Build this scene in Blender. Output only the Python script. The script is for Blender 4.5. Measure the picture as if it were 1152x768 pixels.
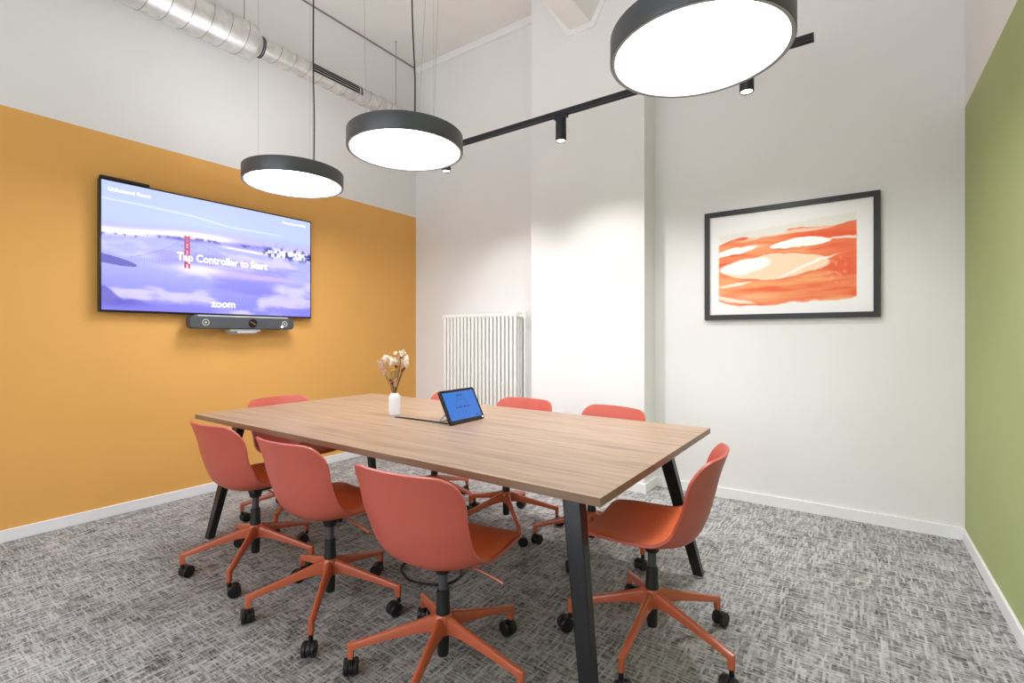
import bpy, bmesh, math, random
import numpy as np
from mathutils import Vector, Matrix
PI = math.pi
R = math.radians
random.seed(4)
for o in list(bpy.data.objects): bpy.data.objects.remove(o)
S = bpy.context.scene
C = S.collection

# ------------------------------------------------------------ camera, world, exposure
H = 1.2
cd = bpy.data.cameras.new('camera'); cam = bpy.data.objects.new('camera', cd); C.objects.link(cam)
cam.location = (0, 0, H); cam.rotation_euler = (R(90), 0, R(35.1))
cd.sensor_fit = 'HORIZONTAL'; cd.sensor_width = 36; cd.lens = 546 / 1152 * 36
cd.shift_y = (378.5 - 384) / 1152
cd.clip_start = .02
S.camera = cam
S.view_settings.view_transform = 'Standard'; S.view_settings.look = 'None'
S.view_settings.gamma = 1; S.view_settings.use_curve_mapping = False
S.view_settings.exposure = 0.9
DISC = 11.2          # pendant diffuser radiance
UP = 4.3             # radiance of the pendants' upper diffuser
SPOT = 5.0           # track spotlight watts (wide spill)
WASH = 14.0          # track spotlight watts (lobe towards the wall)
BEAM = 24.0          # track spotlight watts (narrow beam)
w = bpy.data.worlds.new('world'); S.world = w; w.use_nodes = True
w.node_tree.nodes['Background'].inputs[0].default_value = (.86, .93, 1, 1)
w.node_tree.nodes['Background'].inputs[1].default_value = 1.8

XL, XR, YB, YF, ZC = -4.06, .54, 3.88, -1.6, 4.238   # room shell
PX0, PX1, PY = -2.34, -1.31, 3.63                    # pilaster

# ------------------------------------------------------------ materials
def lin(c):
    r = []
    for v in c:
        v /= 255
        r.append(v / 12.92 if v <= .04045 else ((v + .055) / 1.055) ** 2.4)
    return (*r, 1)
def mat(name, col, rough=.5, metal=0, noise=0, nscale=30, bump=0, bscale=200, spec=.5, coat=0, emit=None, es=0, trans=0, sheen=0):
    m = bpy.data.materials.new(name); m.use_nodes = True
    nt = m.node_tree; b = nt.nodes['Principled BSDF']
    c = lin(col)
    b.inputs['Base Color'].default_value = c
    b.inputs['Roughness'].default_value = rough; b.inputs['Metallic'].default_value = metal
    b.inputs['Specular IOR Level'].default_value = spec
    b.inputs['Coat Weight'].default_value = coat; b.inputs['Transmission Weight'].default_value = trans
    b.inputs['Sheen Weight'].default_value = sheen
    if emit:
        b.inputs['Emission Color'].default_value = lin(emit); b.inputs['Emission Strength'].default_value = es
    tc = nt.nodes.new('ShaderNodeTexCoord')
    if noise:
        n = nt.nodes.new('ShaderNodeTexNoise'); n.inputs['Scale'].default_value = nscale; n.inputs['Detail'].default_value = 4
        nt.links.new(tc.outputs['Object'], n.inputs['Vector'])
        r = nt.nodes.new('ShaderNodeValToRGB')
        r.color_ramp.elements[0].position = .3; r.color_ramp.elements[1].position = .7
        r.color_ramp.elements[0].color = [v * (1 - noise) for v in c[:3]] + [1]
        r.color_ramp.elements[1].color = [min(1, v * (1 + noise)) for v in c[:3]] + [1]
        nt.links.new(n.outputs['Fac'], r.inputs['Fac']); nt.links.new(r.outputs['Color'], b.inputs['Base Color'])
    if bump:
        n = nt.nodes.new('ShaderNodeTexNoise'); n.inputs['Scale'].default_value = bscale; n.inputs['Detail'].default_value = 3
        nt.links.new(tc.outputs['Object'], n.inputs['Vector'])
        bp = nt.nodes.new('ShaderNodeBump'); bp.inputs['Strength'].default_value = bump; bp.inputs['Distance'].default_value = .002
        nt.links.new(n.outputs['Fac'], bp.inputs['Height']); nt.links.new(bp.outputs['Normal'], b.inputs['Normal'])
    return m
M = {}
M['white_wall'] = mat('white wall paint', (234, 232, 229), .85, noise=.015, nscale=2, bump=.15, bscale=90)
M['ceiling'] = mat('ceiling paint', (234, 229, 223), .9, noise=.02, nscale=3)
M['orange_wall'] = mat('ochre wall paint', (232, 172, 90), .6, noise=.02, nscale=2, bump=.12, bscale=90)
M['green_wall'] = mat('olive green wall paint', (166, 177, 118), .7, noise=.02, nscale=2, bump=.12, bscale=90)
M['skirting'] = mat('white gloss skirting', (240, 239, 238), .4)
M['coral'] = mat('coral plastic', (196, 91, 75), .42, noise=.02, nscale=8)
M['coral_metal'] = mat('coral painted metal', (200, 98, 64), .26, spec=.6, coat=.3)
M['pad'] = mat('rust orange fabric', (232, 110, 46), .9, noise=.12, nscale=260, bump=.5, bscale=500, sheen=.2)
M['black'] = mat('black plastic', (24, 24, 26), .45)
M['black_gloss'] = mat('black gloss plastic', (16, 16, 18), .2)
M['wheel'] = mat('black rubber wheel', (20, 20, 21), .4)
M['chrome'] = mat('chrome', (210, 210, 210), .15, 1)
M['leg_steel'] = mat('black powder coated steel', (40, 40, 42), .25, .3, noise=.05, nscale=200)
M['lamp_black'] = mat('anthracite lamp housing', (84, 86, 89), .4, .2)
M['track_black'] = mat('black track aluminium', (38, 38, 42), .4, .3)
M['diffuser'] = mat('lit lamp diffuser', (255, 255, 255), .4, emit=(240, 245, 255), es=DISC)
M['up_diffuser'] = mat('lit upper lamp diffuser', (255, 255, 255), .4, emit=(244, 246, 255), es=UP)
M['spot_glow'] = mat('lit spotlight lens', (255, 255, 255), .4, emit=(255, 248, 238), es=9)
M['galv'] = mat('galvanised duct steel', (220, 219, 216), .44, .85, noise=.14, nscale=14, bump=.25, bscale=12)
M['seam'] = mat('duct seam', (150, 149, 146), .45, .8)
M['radiator'] = mat('white radiator enamel', (242, 241, 236), .3)
M['vase'] = mat('white ceramic', (238, 238, 240), .35)
M['grey_plastic'] = mat('grey plastic', (74, 76, 80), .5)
M['silver'] = mat('silver plastic', (200, 200, 200), .35, .3)
M['dark'] = mat('dark recess', (14, 14, 15), .8)
M['lamp_rim_glow'] = mat('lamp rim with painted glow', (150, 150, 152), .5)  # pale grey paints the diffuser's glow onto the rim
M['wire'] = mat('steel wire', (165, 162, 158), .4, .5)
M['mat_board'] = mat('white picture mount', (240, 238, 236), .8)
M['frame_black'] = mat('black stained wood frame', (36, 34, 36), .45, noise=.15, nscale=60)
M['straw'] = mat('dried straw stem', (176, 150, 104), .9)
M['cream'] = mat('cream dried petals', (240, 226, 204), .9, noise=.06, nscale=150)
M['blush'] = mat('blush dried grass', (214, 178, 156), .9, noise=.12, nscale=200)
M['maroon'] = mat('maroon dried bud', (120, 52, 44), .9, noise=.15, nscale=200)
M['yellow'] = mat('yellow dried flower', (232, 178, 60), .9, noise=.1, nscale=200)
M['brown'] = mat('brown dried stalk', (96, 70, 48), .9)
M['glass'] = mat('window glass', (255, 255, 255), .0, trans=1)

def attr_mat(name, es, rough=.5, base=False):
    m = bpy.data.materials.new(name); m.use_nodes = True
    nt = m.node_tree; b = nt.nodes['Principled BSDF']
    a = nt.nodes.new('ShaderNodeVertexColor'); a.layer_name = 'Col'
    b.inputs['Roughness'].default_value = rough
    if base: nt.links.new(a.outputs['Color'], b.inputs['Base Color'])
    else:
        b.inputs['Base Color'].default_value = (.01, .01, .012, 1)
        nt.links.new(a.outputs['Color'], b.inputs['Emission Color']); b.inputs['Emission Strength'].default_value = es
    return m
M['screen'] = attr_mat('television picture', .60, .55)
M['art'] = attr_mat('watercolour on paper', 0, .8, True)
M['tablet_screen'] = mat('lit blue tablet screen', (10, 20, 40), .2, emit=(48, 122, 216), es=.5)
M['tablet_ink'] = mat('dark blue screen marks', (10, 20, 40), .3, emit=(24, 62, 140), es=.4)
M['screen_text'] = mat('lit white screen lettering', (255, 255, 255), .4, emit=(255, 255, 255), es=.68)
M['logo_white'] = M['screen_text']
M['tower_red'] = mat('lit red bridge on screen', (60, 10, 10), .4, emit=(196, 40, 62), es=.58)
M['cable_lilac'] = mat('lit lilac cable on screen', (60, 60, 90), .4, emit=(130, 122, 196), es=.58)

def wood(name, c1, c2, c3):
    m = bpy.data.materials.new(name); m.use_nodes = True
    nt = m.node_tree; b = nt.nodes['Principled BSDF']; L = nt.links.new
    b.inputs['Roughness'].default_value = .38
    tc = nt.nodes.new('ShaderNodeTexCoord')
    mp = nt.nodes.new('ShaderNodeMapping'); mp.inputs['Scale'].default_value = (.9, 22, 22)
    L(tc.outputs['Object'], mp.inputs['Vector'])
    n = nt.nodes.new('ShaderNodeTexNoise'); n.inputs['Scale'].default_value = 1.6; n.inputs['Detail'].default_value = 6; n.inputs['Roughness'].default_value = .6
    n.inputs['Distortion'].default_value = .35
    L(mp.outputs['Vector'], n.inputs['Vector'])
    mp2 = nt.nodes.new('ShaderNodeMapping'); mp2.inputs['Scale'].default_value = (4, 190, 190)
    L(tc.outputs['Object'], mp2.inputs['Vector'])
    n2 = nt.nodes.new('ShaderNodeTexNoise'); n2.inputs['Scale'].default_value = 1.5; n2.inputs['Detail'].default_value = 3
    L(mp2.outputs['Vector'], n2.inputs['Vector'])
    a = nt.nodes.new('ShaderNodeMath'); a.operation = 'MULTIPLY_ADD'; a.inputs[1].default_value = .4
    mu = nt.nodes.new('ShaderNodeMath'); mu.operation = 'MULTIPLY'; mu.inputs[1].default_value = .6
    L(n.outputs['Fac'], mu.inputs[0]); L(n2.outputs['Fac'], a.inputs[0]); L(mu.outputs[0], a.inputs[2])
    r = nt.nodes.new('ShaderNodeValToRGB'); e = r.color_ramp.elements
    e[0].position = .36; e[0].color = lin(c1); e[1].position = .62; e[1].color = lin(c3)
    x = e.new(.48); x.color = lin(c2)
    L(a.outputs[0], r.inputs['Fac']); L(r.outputs['Color'], b.inputs['Base Color'])
    bp = nt.nodes.new('ShaderNodeBump'); bp.inputs['Strength'].default_value = .08; bp.inputs['Distance'].default_value = .001
    L(n2.outputs['Fac'], bp.inputs['Height']); L(bp.outputs['Normal'], b.inputs['Normal'])
    return m
M['oak'] = wood('light oak laminate', (126, 101, 80), (160, 132, 107), (178, 150, 124))
M['oak_edge_shaded'] = wood('shaded oak laminate edge', (124, 96, 78), (138, 110, 90), (148, 120, 98))  # same oak, darkened to paint in the shade on the table edge

def carpet():
    m = bpy.data.materials.new('grey woven carpet tiles'); m.use_nodes = True
    nt = m.node_tree; b = nt.nodes['Principled BSDF']; L = nt.links.new
    b.inputs['Roughness'].default_value = .95; b.inputs['Specular IOR Level'].default_value = .15
    tc = nt.nodes.new('ShaderNodeTexCoord')
    def N(scale, sc, det=1.5, off=(0, 0, 0), rough=.5):
        mp = nt.nodes.new('ShaderNodeMapping'); mp.inputs['Scale'].default_value = scale; mp.inputs['Location'].default_value = off
        L(tc.outputs['Object'], mp.inputs['Vector'])
        n = nt.nodes.new('ShaderNodeTexNoise'); n.inputs['Scale'].default_value = sc; n.inputs['Detail'].default_value = det; n.inputs['Roughness'].default_value = rough
        L(mp.outputs['Vector'], n.inputs['Vector']); return n.outputs['Fac']
    def Mth(op, a, bb=None, c=None):
        n = nt.nodes.new('ShaderNodeMath'); n.operation = op
        for i, v in enumerate((a, bb, c)):
            if v is None: continue
            if isinstance(v, (int, float)): n.inputs[i].default_value = v
            else: L(v, n.inputs[i])
        return n.outputs[0]
    sx = nt.nodes.new('ShaderNodeSeparateXYZ'); L(tc.outputs['Object'], sx.inputs[0]); X, Y = sx.outputs[0], sx.outputs[1]
    def WN(a, b, c):
        cb = nt.nodes.new('ShaderNodeCombineXYZ')
        for i, v in enumerate((a, b, c)):
            if isinstance(v, (int, float)): cb.inputs[i].default_value = v
            else: L(v, cb.inputs[i])
        w_ = nt.nodes.new('ShaderNodeTexWhiteNoise'); w_.noise_dimensions = '3D'; L(cb.outputs[0], w_.inputs['Vector']); return w_.outputs['Value']
    def dashes(P, Q, kp, kq, seed):
        '''straight thread dashes: 1/kp wide across P and about 1/kq long along Q'''
        row = Mth('FLOOR', Mth('MULTIPLY', P, kp)); h = WN(row, seed, .5)
        seg = Mth('FLOOR', Mth('MULTIPLY_ADD', h, 9.7, Mth('MULTIPLY', Q, kq)))
        return WN(row, seg, seed + 1.5)
    def pw(v, e): return Mth('POWER', v, e)
    a1 = dashes(X, Y, 125, 17, 3); a2 = dashes(X, Y, 125, 40, 11)
    b1 = dashes(Y, X, 160, 19, 21); b2 = dashes(Y, X, 260, 42, 31)
    fine = N((1, 1, 1), 420, 2); big = N((1, 1, 1), 6, 2, off=(3, 3, 0))
    g = Mth('MAXIMUM', pw(a1, 1.5), pw(b1, 2.0))
    s = Mth('MULTIPLY', g, .50)
    s = Mth('MULTIPLY_ADD', a2, .14, s); s = Mth('MULTIPLY_ADD', b2, .26, s)
    s = Mth('MULTIPLY_ADD', big, .46, s); s = Mth('MULTIPLY_ADD', fine, .55, s)
    s = Mth('DIVIDE', s, 1.91)
    r = nt.nodes.new('ShaderNodeValToRGB'); e = r.color_ramp.elements
    e[0].position = .27; e[0].color = lin((52, 52, 54)); e[1].position = .66; e[1].color = lin((194, 193, 192))
    L(s, r.inputs['Fac']); L(r.outputs['Color'], b.inputs['Base Color'])
    bp = nt.nodes.new('ShaderNodeBump'); bp.inputs['Strength'].default_value = .5; bp.inputs['Distance'].default_value = .003
    L(s, bp.inputs['Height']); L(bp.outputs['Normal'], b.inputs['Normal'])
    return m
M['carpet'] = carpet()

# ------------------------------------------------------------ mesh helpers
def obj(name, bm, m, parent=None, smooth=False, bevel=0, bseg=2, angle=35):
    me = bpy.data.meshes.new(name)
    bmesh.ops.recalc_face_normals(bm, faces=bm.faces)
    bm.to_mesh(me); bm.free()
    for mm in (m if isinstance(m, (list, tuple)) else [m]): me.materials.append(mm)
    if smooth:
        me.polygons.foreach_set('use_smooth', [True] * len(me.polygons))
        try: me.set_sharp_from_angle(angle=R(angle))
        except Exception: pass
    o = bpy.data.objects.new(name, me); C.objects.link(o)
    if parent: o.parent = parent
    if bevel:
        b = o.modifiers.new('bevel', 'BEVEL'); b.width = bevel; b.segments = bseg; b.limit_method = 'ANGLE'; b.angle_limit = R(40)
        b.harden_normals = False
    return o
def tag(o, label=None, cat=None, group=None, kind=None):
    if label: o['label'] = label
    if cat: o['category'] = cat
    if group: o['group'] = group
    if kind: o['kind'] = kind
    return o
def thing(name, label, cat, loc=(0, 0, 0), rz=0, group=None):
    o = bpy.data.objects.new(name, None); C.objects.link(o); o.empty_display_size = .1
    o.location = loc; o.rotation_euler = (0, 0, rz); return tag(o, label, cat, group)
def bx(bm, x0, x1, y0, y1, z0, z1, mi=0):
    vs = [bm.verts.new(p) for p in [(x0,y0,z0),(x1,y0,z0),(x1,y1,z0),(x0,y1,z0),(x0,y0,z1),(x1,y0,z1),(x1,y1,z1),(x0,y1,z1)]]
    fs = [bm.faces.new([vs[i] for i in q]) for q in [(3,2,1,0),(4,5,6,7),(0,1,5,4),(1,2,6,5),(2,3,7,6),(3,0,4,7)]]
    for f in fs: f.material_index = mi
    return fs
def box(x0, x1, y0, y1, z0, z1):
    bm = bmesh.new(); bx(bm, x0, x1, y0, y1, z0, z1); return bm
def loft(bm, rings, caps=True, closed=True):
    vr = [[bm.verts.new(p) for p in r] for r in rings]
    n = len(vr[0])
    for a, b in zip(vr, vr[1:]):
        for i in range(n if closed else n - 1):
            bm.faces.new((a[i], a[(i+1) % n], b[(i+1) % n], b[i]))
    if caps:
        bm.faces.new(list(reversed(vr[0]))); bm.faces.new(vr[-1])
    return bm
def lathe(bm, prof, seg=32, c=(0, 0), axis='z'):
    """prof: list of (r, z); r==0 closes"""
    rings = []
    for r, z in prof:
        r = max(r, 1e-5)
        ring = []
        for i in range(seg):
            a = 2 * PI * i / seg
            p = (r * math.cos(a), r * math.sin(a), z)
            if axis == 'x': p = (z, p[0], p[1])
            if axis == 'y': p = (p[0], z, p[1])
            ring.append((p[0] + (c[0] if axis != 'x' else 0), p[1] + (c[1] if axis == 'z' else 0) + (c[0] if axis == 'x' else 0), p[2] + (c[1] if axis != 'z' else 0)))
        rings.append(ring)
    ring = prof[0][0] > 1e-3 and prof[-1][0] > 1e-3
    if ring: rings.append(rings[0])
    loft(bm, rings, caps=not ring); bmesh.ops.remove_doubles(bm, verts=bm.verts, dist=2e-5)
    return bm
def tube(bm, pts, r, seg=8, r1=None):
    pts = [Vector(p) for p in pts]; rings = []
    up = Vector((0, 0, 1))
    prev = None
    for i, p in enumerate(pts):
        t = ((pts[min(i+1, len(pts)-1)] - pts[max(i-1, 0)])).normalized()
        if prev is None:
            a = up if abs(t.z) < .9 else Vector((1, 0, 0))
            n = t.cross(a).normalized()
        else:
            n = (prev - t * prev.dot(t)).normalized()
        prev = n; b = t.cross(n)
        rr = r if r1 is None else r + (r1 - r) * i / (len(pts) - 1)
        rings.append([p + n * math.cos(2*PI*k/seg) * rr + b * math.sin(2*PI*k/seg) * rr for k in range(seg)])
    return loft(bm, rings)
def cyl(p0, p1, r, seg=20, r1=None):
    bm = bmesh.new(); tube(bm, [p0, p1], r, seg, r1); return bm
def smooth_path(pts, n=8):
    P = [Vector(p) for p in pts]; P = [P[0]] + P + [P[-1]]; out = []
    for i in range(1, len(P) - 2):
        for k in range(n):
            t = k / n
            out.append(.5 * ((2*P[i]) + (-P[i-1]+P[i+1])*t + (2*P[i-1]-5*P[i]+4*P[i+1]-P[i+2])*t*t + (-P[i-1]+3*P[i]-3*P[i+1]+P[i+2])*t**3))
    out.append(P[-2]); return out
def rrect(w, h, r, n=5):
    """rounded rectangle outline in 2D centred on 0"""
    pts = []
    for cx, cy, a0 in ((w/2-r, h/2-r, 0), (-w/2+r, h/2-r, 90), (-w/2+r, -h/2+r, 180), (w/2-r, -h/2+r, 270)):
        for k in range(n + 1):
            a = R(a0 + 90 * k / n); pts.append((cx + r*math.cos(a), cy + r*math.sin(a)))
    return pts
def prism(bm, pts2, a0, a1, fn):
    return loft(bm, [[fn(u, v, a0) for u, v in pts2], [fn(u, v, a1) for u, v in pts2]])
def copy_tree(o, parent=None):
    c = o.copy(); C.objects.link(c); c.parent = parent
    for ch in list(o.children): copy_tree(ch, c)
    return c

# ------------------------------------------------------------ the room
def struct(name, bm, m, bevel=0, label=None):
    o = obj(name, bm, m, bevel=bevel); o['kind'] = 'structure'
    if label: o['label'] = label
    return o
T = .15
struct('floor', box(XL, XR, YF, YB, -.1, 0), M['carpet'], label='grey woven carpet floor')
struct('ceiling', box(XL, XR, YF, YB, ZC, ZC + .12), M['ceiling'], label='off-white ceiling')
ZP = 2.55
bm = bmesh.new(); bx(bm, XL - T, XL, YF, YB, 0, ZP, 0); bx(bm, XL - T, XL, YF, YB, ZP, ZC, 1)
struct('wall_left', bm, [M['orange_wall'], M['white_wall']], label='wall painted ochre orange below and white above')
bm = bmesh.new(); bx(bm, XR, XR + T, YF, YB, 0, ZP, 0); bx(bm, XR, XR + T, YF, YB, ZP, ZC, 1)
struct('wall_right', bm, [M['green_wall'], M['white_wall']], label='wall painted olive green below and white above')
bm = bmesh.new(); bx(bm, XL - T, XR + T, YB, YB + T, 0, ZC); bx(bm, PX0, PX1, PY, YB, 0, ZC)
struct('wall_back', bm, M['white_wall'], label='white wall with a broad projecting pilaster')
# unseen wall behind the camera; its wide window is added for fill daylight
WX0, WX1, WZ0, WZ1 = -3.5, .1, .5, 2.9
bm = bmesh.new()
bx(bm, XL - T, WX0, YF - T, YF, 0, ZC); bx(bm, WX1, XR + T, YF - T, YF, 0, ZC)
bx(bm, WX0, WX1, YF - T, YF, 0, WZ0); bx(bm, WX0, WX1, YF - T, YF, WZ1, ZC)
struct('wall_front', bm, M['white_wall'])
bm = bmesh.new()
for x in (WX0, -1.73, WX1 - .06): bx(bm, x, x + .06, YF - .1, YF - .04, WZ0, WZ1)
for z in (WZ0, WZ1 - .06): bx(bm, WX0 + .06, WX1 - .06, YF - .1, YF - .04, z, z + .06)
struct('added_window_1', bm, M['skirting'])
# skirting boards
BH, BT = .072, .014
def base(name, x0, x1, y0, y1): return struct(name, box(x0, x1, y0, y1, 0, BH), M['skirting'], bevel=.004, label='white skirting board')
base('baseboard_left', XL, XL + BT, YF, YB)
base('baseboard_right', XR - BT, XR, YF, YB)
bm = bmesh.new()
bx(bm, XL + BT, PX0 - BT, YB - BT, YB, 0, BH); bx(bm, PX0 - BT, PX0, PY - BT, YB, 0, BH)
bx(bm, PX0, PX1, PY - BT, PY, 0, BH); bx(bm, PX1, PX1 + BT, PY - BT, YB, 0, BH)
bx(bm, PX1 + BT, XR - BT, YB - BT, YB, 0, BH)
struct('baseboard_back', bm, M['skirting'], label='white skirting board')
# ceiling trims
bm = bmesh.new(); bx(bm, XL, PX0, YB - .03, YB, ZC - .075, ZC)
struct('trim_1', bm, M['skirting'], bevel=.006)
bm = bmesh.new(); bx(bm, XL, XL + .008, YF, YB - .03, ZC - .012, ZC)
struct('trim_2', bm, M['seam'])
# sloping-sided ceiling beam that lands on the pilaster
bm = bmesh.new()
bw, tw, zb = (-1.943, -1.755), (-2.24, -1.47), 3.77
sec = [(bw[0], zb), (bw[1], zb), (tw[1], ZC), (tw[0], ZC)]
loft(bm, [[(x, PY, z) for x, z in sec], [(x, YF, z) for x, z in sec]])
struct('trim_3', bm, M['ceiling'], label='slope-sided beam under the ceiling')
bm = bmesh.new()
def off(s):
    return [(bw[0] - s * .6, zb - s), (bw[1] + s * .6, zb - s), (tw[1] + s * .9, ZC), (tw[0] - s * .9, ZC)]
loft(bm, [[(x, PY - .02, z) for x, z in off(.045)], [(x, PY, z) for x, z in off(.045)]])
struct('trim_4', bm, M['skirting'])

# ------------------------------------------------------------ conference table
TX0, TX1, TY0, TY1, TZ = -3.195, -.588, 1.275, 2.572, .74
tab = thing('conference_table', 'long rectangular oak-look meeting table on splayed black steel legs', 'table', ((TX0+TX1)/2, (TY0+TY1)/2, 0))
hx, hy = (TX1 - TX0) / 2, (TY1 - TY0) / 2
bm = bmesh.new()
for f in bx(bm, -hx, hx, -hy, hy, TZ - .027, TZ): f.material_index = 1
bm.faces.ensure_lookup_table(); bm.faces[1].material_index = 0
obj('tabletop', bm, [M['oak'], M['oak_edge_shaded']], tab, bevel=.0015)
bm = bmesh.new()
for y in (-.38, .38): bx(bm, -hx + .3, hx - .3, y - .025, y + .025, TZ - .067, TZ - .0275)
for x in (-hx + .26, hx - .30): bx(bm, x, x + .05, -hy + .17, hy - .17, TZ - .067, TZ - .0275)
o = obj('frame', bm, M['leg_steel'], tab, bevel=.002); o['label'] = 'black steel under-frame'
for sx in (-1, 1):
    for sy in (-1, 1):
        foot = (sx * (hx - .045 + (0 if sx > 0 else -.035)), sy * (hy - .045)); top = (sx * (hx - (.19 if sx > 0 else .16)), sy * (hy - .19))
        bm = bmesh.new(); rings = []
        for t, a, b in ((0, .048, .038), (.5, .058, .043), (1, .068, .05)):
            cx, cy, z = foot[0] + (top[0]-foot[0])*t, foot[1] + (top[1]-foot[1])*t, .008 + (TZ - .0275 - .008)*t
            rings.append([(cx - a/2, cy - b/2, z), (cx + a/2, cy - b/2, z), (cx + a/2, cy + b/2, z), (cx - a/2, cy + b/2, z)])
        loft(bm, rings)
        lg = obj('leg', bm, M['leg_steel'], tab, bevel=.004)
        bm = bmesh.new(); lathe(bm, [(0, 0), (.018, 0), (.018, .006), (.012, .012), (0, .012)], 20, foot)
        obj('foot_glide', bm, M['silver'], lg, smooth=True)

# ------------------------------------------------------------ swivel chairs
def shell_point(u, s, off=0.0):
    """u in -1..1 across, s = arc position along the centre line from the seat front (0) to the back's top (1)"""
    # centre-line profile in (y, z)
    key = [(0.00, .232, .436), (.07, .205, .446), (.18, .13, .445), (.32, .035, .433), (.45, -.06, .424), (.54, -.125, .430),
           (.62, -.178, .462), (.70, -.207, .520), (.80, -.226, .600), (.90, -.243, .690), (1.0, -.268, .782)]
    ks = [k[0] for k in key]
    y = np.interp(s, ks, [k[1] for k in key]); z = np.interp(s, ks, [k[2] for k in key])
    e = 1e-2
    # half width
    wk = [(0, .205), (.12, .222), (.3, .226), (.45, .222), (.56, .214), (.66, .212), (.78, .216), (.9, .218), (1, .212)]
    w_ = np.interp(s, [k[0] for k in wk], [k[1] for k in wk])
    return y, z, w_
def catmull(key, s):
    xs = [k[0] for k in key]
    i = max(0, min(len(xs) - 2, int(np.searchsorted(xs, s, 'right')) - 1))
    t = (s - xs[i]) / (xs[i+1] - xs[i])
    def val(j, c): return key[max(0, min(len(key)-1, j))][c]
    out = []
    for c in range(1, len(key[0])):
        p0, p1, p2, p3 = val(i-1, c), val(i, c), val(i+1, c), val(i+2, c)
        m1 = (p2 - p0) / 2; m2 = (p3 - p1) / 2
        out.append((2*t**3-3*t*t+1)*p1 + (t**3-2*t*t+t)*m1 + (-2*t**3+3*t*t)*p2 + (t**3-t*t)*m2)
    return out
# s, y, z, half width, side lift in z, side sweep forward in y
KEY = [(0.00, .225, .436, .200, .012, .000), (.08, .200, .446, .212, .014, .000), (.20, .125, .446, .222, .018, .000),
       (.32, .035, .435, .228, .026, .000), (.44, -.055, .425, .230, .040, .004), (.54, -.122, .430, .228, .062, .020),
       (.62, -.172, .460, .224, .058, .050), (.70, -.203, .520, .222, .026, .070), (.80, -.226, .602, .224, .004, .066),
       (.90, -.247, .690, .228, -.002, .066), (1.0, -.276, .778, .224, -.004, .060)]
def surf(u, s, narrow=None):
    y, z, w_, lift, swp = catmull(KEY, s)
    if narrow is not None: w_ = narrow(s, w_)
    a = abs(u * w_) / .225
    return Vector((u * w_, y + swp * a ** 2.2, z + lift * a ** 2.6))
def row_params(n, r0, r1, L=.86):
    """arc positions dense near both ends so that corners can be rounded with radius r0 (front) and r1 (top)"""
    s = [r0 / L * (1 - math.cos(PI/2 * k / 7)) for k in range(7)]
    m = [r0 / L + (1 - (r0 + r1) / L) * k / n for k in range(n)]
    e = [1 - r1 / L * (1 - math.sin(PI/2 * k / 7)) for k in range(8)]
    return s + m + e
def make_narrow(r0, r1, L=.86, s0=0, s1=1, inset=0):
    def f(s, w_):
        w_ -= inset
        d0 = (s - s0) * L; d1 = (s1 - s) * L
        if d0 < r0: return w_ - r0 + math.sqrt(max(0, r0*r0 - (r0 - d0)**2))
        if d1 < r1: return w_ - r1 + math.sqrt(max(0, r1*r1 - (r1 - d1)**2))
        return w_
    return f
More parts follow.
